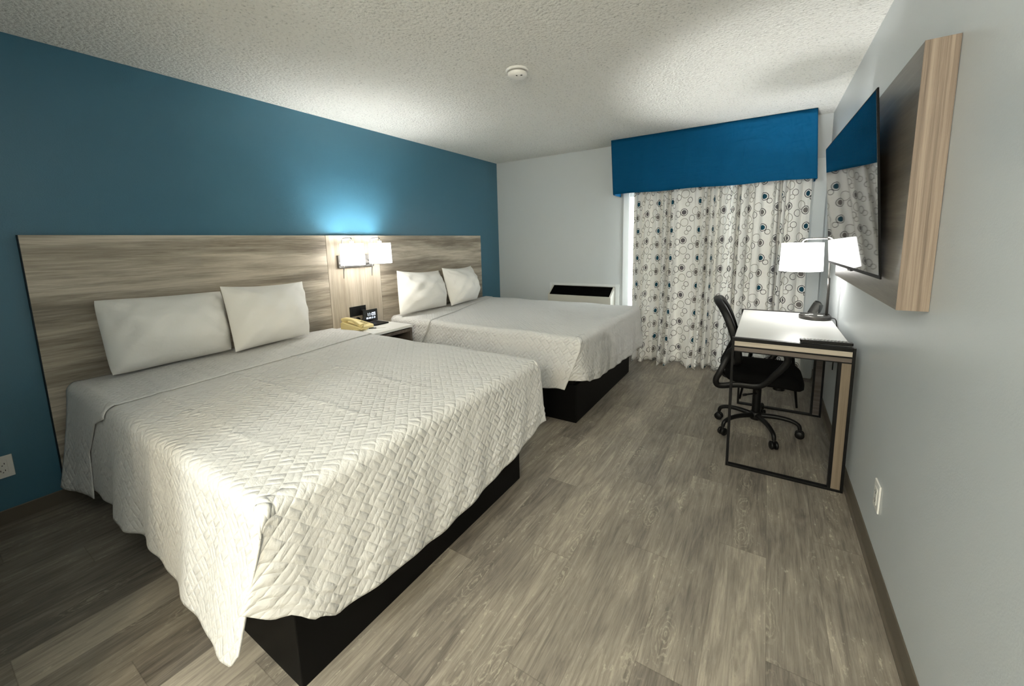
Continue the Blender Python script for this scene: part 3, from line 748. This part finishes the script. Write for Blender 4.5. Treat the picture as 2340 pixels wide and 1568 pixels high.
for xb_, xt_, d in ((1.722, 1.694, 0), (3.512, 3.478, 0)):
    P = []
    for i in range(10):
        y = 4.822+(L-.002-4.822)*i/9
        for j in range(6): P.append((xb_+(xt_-xb_)*j/5+.004*math.sin(i*1.1), y, 1.858+(2.437-1.858)*j/5))
    MB().grid(P, 10, 6).build('side_return', M_valance, t, smooth=True, solid=.004)
box('top_board', (1.70, 4.828, 2.405), (3.474, L-.003, 2.421), M_white_trim, t)

# ------------------------------------------------------------------ desk
DX0, DX1, DY0, DY1, DZ = 3.036, 3.592, 3.005, 4.105, .797
dk = thing('desk', 'narrow white topped desk with black steel frame ends against the right wall', 'desk', (3.31, 3.55, 0))
box('desktop', (DX0+.012, DY0+.032, DZ-.045), (DX1-.012, DY1-.032, DZ-.002), M_white_top, dk, bevel=.002)
for y0 in (DY0, DY1-.03):
    b = MB(); y1 = y0+.03
    b.box((DX0, y0, 0), (DX0+.014, y1, DZ)); b.box((DX1-.013, y0, 0), (DX1, y1, DZ)); b.box((DX0+.014, y0, 0), (DX1-.013, y1, .014)); b.box((DX0+.014, y0, DZ-.020), (DX1-.013, y1, DZ))
    b.box((DX0+.014, y0, DZ-.055), (DX1-.013, y1, DZ-.047))
    b.box((3.525, y0, .014), (3.539, y1, DZ-.083))
    b.box((DX0+.014, y0, DZ-.083), (DX1-.013, y1, DZ-.078))
    b.build('end_frame', M_black_metal, dk, bevel=.001)
    box('frame_inlay', (DX0+.0145, y0+.002, DZ-.0465), (DX1-.0135, y1-.002, DZ-.0205), M_wood_desk, dk)
    box('frame_rail', (DX0+.0145, y0+.004, DZ-.0775), (DX1-.0135, y1-.004, DZ-.0555), M_wood_dark, dk)
    box('leg_inlay', (3.5395, y0+.002, .0145), (DX1-.0135, y1-.002, DZ-.0835), M_wood_deskv if y0 == DY0 else M_wood_dark, dk)  # far inlay's shade is put into its colour with the darker oak
for x in (DX0+.03, DX1-.05): box('side_rail', (x, DY0+.031, DZ-.075), (x+.02, DY1-.031, DZ-.046), M_black_metal, dk)

def desk_lamp():
    zb = DZ-.0015; bx, by = 3.487, 3.862; ly = 3.87
    t = thing('desk_lamp', 'lit desk lamp with white drum shade and round power base on the desk', 'desk lamp', (bx, by, zb))
    MB().lathe([(.0, 0), (.088, 0), (.092, .004), (.092, .022), (.088, .026), (.0, .026)], (bx, by, zb), 'z', 48).build('lamp_base', M_bronze, t, auto=.6)
    for x, y, w_ in ((-.045, -.02, .012), (-.02, .01, .012), (.028, -.022, .016)):
        box('power_port', (bx+x-w_, by+y-.009, zb+.0262), (bx+x+w_, by+y+.009, zb+.0275), M_white_plastic, t, bevel=.0005)
    px = 3.552
    post = [(px, ly, zb+.026), (px, ly, 1.0), (px-.003, ly, 1.08)]
    MB().tube(post, .0085, 14).build('lower_post', M_bronze, t, smooth=True)
    sx = 3.387
    arm = smooth_path([(px-.003, ly, 1.08), (px-.006, ly, 1.2), (px-.008, ly, 1.325), (px-.018, ly, 1.347), (px-.05, ly, 1.351), (sx+.05, ly, 1.351), (sx+.018, ly, 1.348), (sx+.002, ly, 1.336), (sx, ly, 1.318)], 6)
    MB().tube(arm, .0062, 12).build('lamp_arm', M_nickel, t, smooth=True)
    MB().lathe([(.127, 1.128), (.121, 1.322)], (sx, ly, 0), 'z', 56, cap=False).build('lamp_shade', M_shade, t, smooth=True, solid=.002)
    b = MB().lathe([(.0, 0), (.016, 0), (.02, .015), (.02, .04), (.008, .05), (.0, .05)], (sx, ly, 1.268), 'z', 20)
    for a in range(3):
        w = a*2.094+.3; b.tube([(sx, ly, 1.315), (sx+.12*math.cos(w), ly+.12*math.sin(w), 1.318)], .0014, 6)
    b.build('socket_cap', M_white_plastic, t, smooth=True)
    MB().lathe([(.0, 0), (.018, .008), (.028, .035), (.022, .06), (.012, .08), (.012, .09)], (sx, ly, 1.225), 'z', 16).build('bulb', M_bulb, t, smooth=True)
    c = smooth_path([(bx+.09, by-.01, zb+.012), (bx+.108, by-.02, zb+.010), (3.603, by-.04, zb-.01), (3.605, by-.05, zb-.08), (3.605, by-.03, .45)], 8)
    MB().tube(c, .0032, 8).build('power_cord', M_black_plastic, t, smooth=True)
    MB().lathe([(.0, 1.168), (.123, 1.168), (.123, 1.171), (.0, 1.171)], (sx, ly, 0), 'z', 40).build('added_baffle', M_baffle, t)  # unseen disc added to keep the strong light off the desktop
    light('desk_lamp_light', 'POINT', (sx, ly, 1.205), DESK_W, (.98, 1, .98), .02)
    light('desk_lamp_light', 'POINT', (sx, ly, 1.152), 3.2, (1, .98, .93), .01)
desk_lamp()

# remote control
t = thing('remote_control', 'black television remote with many buttons on the near desk edge', 'remote', (3.472, 3.055, DZ))
def rm(u, v, z):   # u along the body, v across
    d = Vector((.995, .04, 0)); n_ = Vector((-.04, .995, 0)); p = Vector((3.472, 3.060, DZ))+d*u+n_*v; return (p.x, p.y, p.z+z)
b = MB(); P = []
for i, (u, hw) in enumerate([(-.113, .018), (-.108, .0225), (.108, .0225), (.113, .018)]):
    P += [rm(u, -hw, .001), rm(u, hw, .001), rm(u, hw*.96, .017), rm(u, -hw*.96, .017)]
b.add(P, [(i*4+j, i*4+(j+1) % 4, (i+1)*4+(j+1) % 4, (i+1)*4+j) for i in range(3) for j in range(4)]+[(0, 1, 2, 3), (15, 14, 13, 12)])
b.build('remote_body', M_black_plastic, t, bevel=.003)
b = MB()
for i in range(13):
    for j in range(3):
        c = rm(-.092+i*.0152, (j-1)*.0125, .0172); b.box((c[0]-.0045, c[1]-.0035, c[2]), (c[0]+.0045, c[1]+.0035, c[2]+.002))
b.build('buttons', plain('grey_rubber', (.22, .22, .21, 1), .5), t)

# ------------------------------------------------------------------ wheeled desk chair, facing the wall (+x)
def office_chair():
    cx, cy = 3.175, 3.64
    t = thing('office_chair', 'black mesh office chair on a five star caster base tucked under the desk', 'chair', (cx, cy, 0))
    # star base
    tips = [(2.937, 3.690), (2.985, 3.425), (3.285, 3.365), (3.436, 3.618), (3.215, 3.90)]
    b = MB()
    b.lathe([(.0, .075), (.034, .075), (.038, .085), (.038, .125), (.030, .135), (.0, .135)], (cx, cy, 0), 'z', 24)
    for x, y in tips:
        d = Vector((x-cx, y-cy, 0)); R_ = d.length; d.normalize()
        pts = smooth_path([Vector((cx, cy, .108))+d*.03, Vector((cx, cy, .118))+d*R_*.45, Vector((cx, cy, .115))+d*R_*.75, Vector((cx, cy, .095))+d*R_*.95, Vector((cx, cy, .062))+d*R_*1.0], 6)
        n = len(pts); b.tube(pts, [.018-.006*i/(n-1) for i in range(n)], 10)
    b.build('star_base', M_black_plastic, t, smooth=True)
    for x, y in tips:
        d = Vector((x-cx, y-cy, 0)).normalized(); s_ = Vector((-d.y, d.x, 0)); c = Vector((x, y, .0275))
        b = MB()
        for sg in (-1, 1):
            P = []; n = 22
            for k in range(n):
                w = 2*PI*k/n
                for off, r in ((.005, .018), (.006, .0265), (.018, .0275), (.023, .021), (.024, .0)):
                    p = c+s_*(sg*off)+d*(r*math.cos(w))+Vector((0, 0, r*math.sin(w))); P.append(p)
            b.grid(P, n, 5, closed_u=True)
        b.tube([c+Vector((0, 0, 0)), c+Vector((0, 0, .045))], .007, 8)
        b.build('caster', M_black_plastic, t, smooth=True)
    MB().lathe([(.0, .13), (.027, .13), (.027, .30), (.016, .302), (.016, .372), (.0, .372)], (cx, cy, 0), 'z', 24).build('gas_lift', M_black_metal, t, auto=.6)
    b = MB(); b.box((cx-.09, cy-.07, .366), (cx+.11, cy+.07, .392)); b.lathe([(.0, 0), (.036, 0), (.032, .045), (.0, .045)], (cx+.125, cy-.03, .325), 'z', 20)
    b.build('tilt_mechanism', M_black_metal, t, bevel=.004)
    MB().tube(smooth_path([(cx, cy-.02, .272), (cx-.05, cy-.06, .270), (cx-.085, cy-.075, .262)], 5), [.006]*5+[.006]*2+[.009]*4, 8).build('height_lever', M_black_plastic, t, smooth=True)
    # seat cushion with waterfall front
    n = 48; P = []; prof = [(.0, .392, .90), (.10, .394, .97), (.14, .41, 1.0), (.15, .43, 1.0), (.12, .458, .97), (.07, .470, .90), (.0, .474, .70)]
    b = MB()
    rings = [(.392, .86), (.398, .95), (.415, 1.0), (.438, 1.0), (.460, .965), (.472, .88), (.476, .6)]
    for k in range(n):
        w = 2*PI*k/n; c, s = math.cos(w), math.sin(w); e = .42
        ex, ey = math.copysign(abs(c)**e, c), math.copysign(abs(s)**e, s)
        for z, sc in rings:
            x = .232*ex*sc; y = .238*ey*sc; zz = z-(.03*max(0, (x-.10)/.13)**2)
            P.append((cx+.028+x, cy+y, zz))
    b.grid(P, n, len(rings), closed_u=True); m = len(rings)
    b.f += [tuple(i*m+m-1 for i in range(n)), tuple(i*m for i in reversed(range(n)))]
    b.build('seat', M_black_fabric, t, smooth=True)
    # backrest: curved frame around a mesh panel
    def bp(u, v, d=0):
        """u across -1..1, v height 0..1"""
        x = 3.026-.035*v-.095*v**2.2+.022*(u*u)-.016*u-d; hw = .215*(1-.10*(2*v-1)**2) if v < .5 else .215*(1-.16*(2*v-1)**2)
        return (x, cy-.01+u*hw, .50+.43*v)
    fr = []
    for k in range(64):
        w = 2*PI*k/64; c, s = math.cos(w), math.sin(w); e = .45
        fr.append(bp(math.copysign(abs(c)**e, c), (math.copysign(abs(s)**e, s)+1)/2))
    MB().tube(fr, .021, 10, closed=True, flat=(1.2, 1.0, (1, 0, .25))).build('back_frame', M_black_plastic, t, smooth=True)
    P = [bp(-1+2*i/20, j/20*1.0) for i in range(21) for j in range(21)]
    PP = []
    for i in range(21):
        for j in range(21):
            u, v = -1+2*i/20, 2*j/20-1
            # square to rounded outline
            uu, vv = u*math.sqrt(1-.38*v*v), v*math.sqrt(1-.38*u*u)
            PP.append(bp(uu*1.0, (vv*1.0+1)/2))
    MB().grid(PP, 21, 21).build('back_mesh', M_black_fabric, t, smooth=True, solid=.006)
    spine = smooth_path([(3.028, cy, .66), (3.005, cy, .58), (2.965, cy, .46), (2.950, cy, .40), (2.985, cy, .365), (3.10, cy, .372), (3.17, cy, .375)], 6)
    MB().tube(spine, .016, 10, flat=(.6, 2.4, (1, 0, .4))).build('back_bracket', M_black_plastic, t, smooth=True)
    for sg in (-1, 1):
        y = cy+sg*.262
        pts = smooth_path([(2.992, y-sg*.02, .565), (2.955, y, .47), (2.932, y, .405), (2.955, y-sg*.01, .368), (3.06, y-sg*.03, .385), (3.19, y-sg*.035, .398), (3.275, y-sg*.01, .50), (3.325, y, .585), (3.312, y, .640), (3.255, y, .662), (3.12, y, .660), (3.02, y-sg*.01, .625)], 6, closed=True)
        MB().tube(pts, .012, 10, closed=True, flat=(1, 1.6, (0, 1, 0))).build('armrest', M_black_plastic, t, smooth=True)
office_chair()

# ------------------------------------------------------------------ guest chair behind the desk
def guest_chair():
    t = thing('guest_chair', 'black glossy shell chair with slim legs in the corner behind the desk', 'chair', (3.30, 4.42, 0))
    # shell: seat and reclined back in one sweep, facing -x
    prof = smooth_path([(3.03, 0, .425), (3.06, 0, .445), (3.18, 0, .440), (3.34, 0, .430), (3.43, 0, .455), (3.48, 0, .56), (3.525, 0, .70), (3.560, 0, .79), (3.572, 0, .822)], 6)
    n = len(prof); P = []; nv = 25
    for i, p in enumerate(prof):
        s = i/(n-1)
        hw = .215+.03*math.sin(PI*min(1, s*1.1)); taper = 1
        if s > .85: taper = 1-.42*((s-.85)/.15)**2
        if s < .12: taper = 1-.2*((.12-s)/.12)**2
        for j in range(nv):
            v = -1+2*j/(nv-1); wrap = .03*abs(v)**3
            up = wrap if s < .45 else 0; fw = 0 if s < .45 else wrap
            P.append((p.x-fw, 4.43+v*hw*taper, p.z+up))
    MB().grid(P, n, nv).build('shell', M_black_gloss, t, smooth=True, solid=-.012, subsurf=1)
    for x, y in ((3.05, 4.205), (3.45, 4.205), (3.05, 4.66), (3.45, 4.66)):
        tx = 3.12 if x < 3.2 else 3.40; ty = 4.28 if y < 4.4 else 4.58
        MB().tube([(x, y, 0), (tx, ty, .432)], [.008, .013], 10).build('leg', M_black_metal, t, smooth=True)
    for y in (4.275, 4.57): box('seat_rail', (3.11, y, .408), (3.41, y+.015, .424), M_black_metal, t)
guest_chair()

# ------------------------------------------------------------------ television and its wall panel
pn = thing('tv_panel', 'thick pale oak wall panel on the right wall behind the television', 'wall panel', (W, 2.82, 1.53))
box('panel_face', (3.538, 2.127, 1.131), (W-.001, 3.512, 1.928), M_wood_tv, pn)
box('edge_band', (3.5375, 2.1245, 1.1305), (W-.001, 2.1268, 1.9285), M_wood_tve, pn)
def tv():
    # corner points from the picture: near edge top / bottom, far edge top; slight swivel and forward tilt
    nt, nb, ft = Vector((3.466, 2.30, 1.866)), Vector((3.523, 2.30, 1.212)), Vector((3.4355, 3.42, 1.862))
    ez = (nt-nb); hgt = ez.length; ez.normalize(); ey = (ft-nt); wid = ey.length; ey = (ey-ez*ey.dot(ez)).normalized(); ex = ey.cross(ez).normalized()
    if ex.x > 0: ex = -ex                     # ex points out of the screen, into the room
    def q(a, c, d): p = nb+ey*(a*wid)+ez*(c*hgt)+ex*d; return (p.x, p.y, p.z)
    t = thing('television', 'black flat screen television tilted on the oak panel, screen reflecting the curtains', 'television', q(.5, 0, -.02))
    def slab(a0, a1, c0, c1, d0, d1):
        m = MB(); m.add([q(a, c, d) for d in (d0, d1) for a, c in ((a0, c0), (a1, c0), (a1, c1), (a0, c1))], [(0, 3, 2, 1), (4, 5, 6, 7), (0, 1, 5, 4), (1, 2, 6, 5), (2, 3, 7, 6), (3, 0, 4, 7)]); return m
    slab(0, 1, 0, 1, -.0065, -.001).build('tv_housing', M_bezel, t, bevel=.0015)
    slab(.08, .92, .05, .62, -.0125, -.0066).build('rear_cover', M_bezel, t, bevel=.003)
    slab(.006, .994, .022, .99, -.0009, .0004).build('screen', M_screen, t)
    b = slab(.47, .53, -.012, 0, -.015, -.004); b.build('sensor_bar', M_black_plastic, t)
    for a in (.33, .67):
        b = MB(); p0, p1 = q(a, .34, -.019), q(a, .80, -.019)
        b.tube([p0, p1], .006, 8)
        b.tube([q(a, .74, -.019), (3.5275, q(a, .70, 0)[1], q(a, .70, 0)[2])], .008, 8); b.tube([(3.527, q(a, .42, 0)[1], q(a, .42, 0)[2]), (3.527, q(a, .74, 0)[1], q(a, .74, 0)[2])], .009, 8)
        b.build('tilt_bracket', M_black_metal, t)
    box('mount_plate', (3.533, 2.60, 1.50), (3.5375, 3.12, 1.66), M_black_metal, t)
tv()

# ------------------------------------------------------------------ smoke detector
t = thing('smoke_detector', 'round white smoke detector on the textured ceiling', 'smoke detector', (1.80, 2.70, H))
MB().lathe([(.0, -.012), (.066, -.012), (.072, -.006), (.072, -.0005), (.0, -.0005)], (1.80, 2.70, H), 'z', 40).build('mounting_ring', M_white_plastic, t, auto=.7)
MB().lathe([(.0, -.046), (.030, -.046), (.052, -.042), (.060, -.034), (.061, -.0205), (.0, -.0205)], (1.80, 2.70, H), 'z', 40).build('detector_cover', M_white_plastic, t, auto=.7)
MB().lathe([(.0, -.020), (.056, -.020), (.056, -.0122), (.0, -.0122)], (1.80, 2.70, H), 'z', 32).build('vent_gap', plain('vent_shadow_grey', (.25, .24, .22, 1), .7), t)
b = MB(); b.box((1.812, 2.66, H-.0468), (1.820, 2.672, H-.0455)); b.box((1.835, 2.678, H-.046), (1.846, 2.686, H-.0438)); b.build('test_slot', M_socket_dark, t)
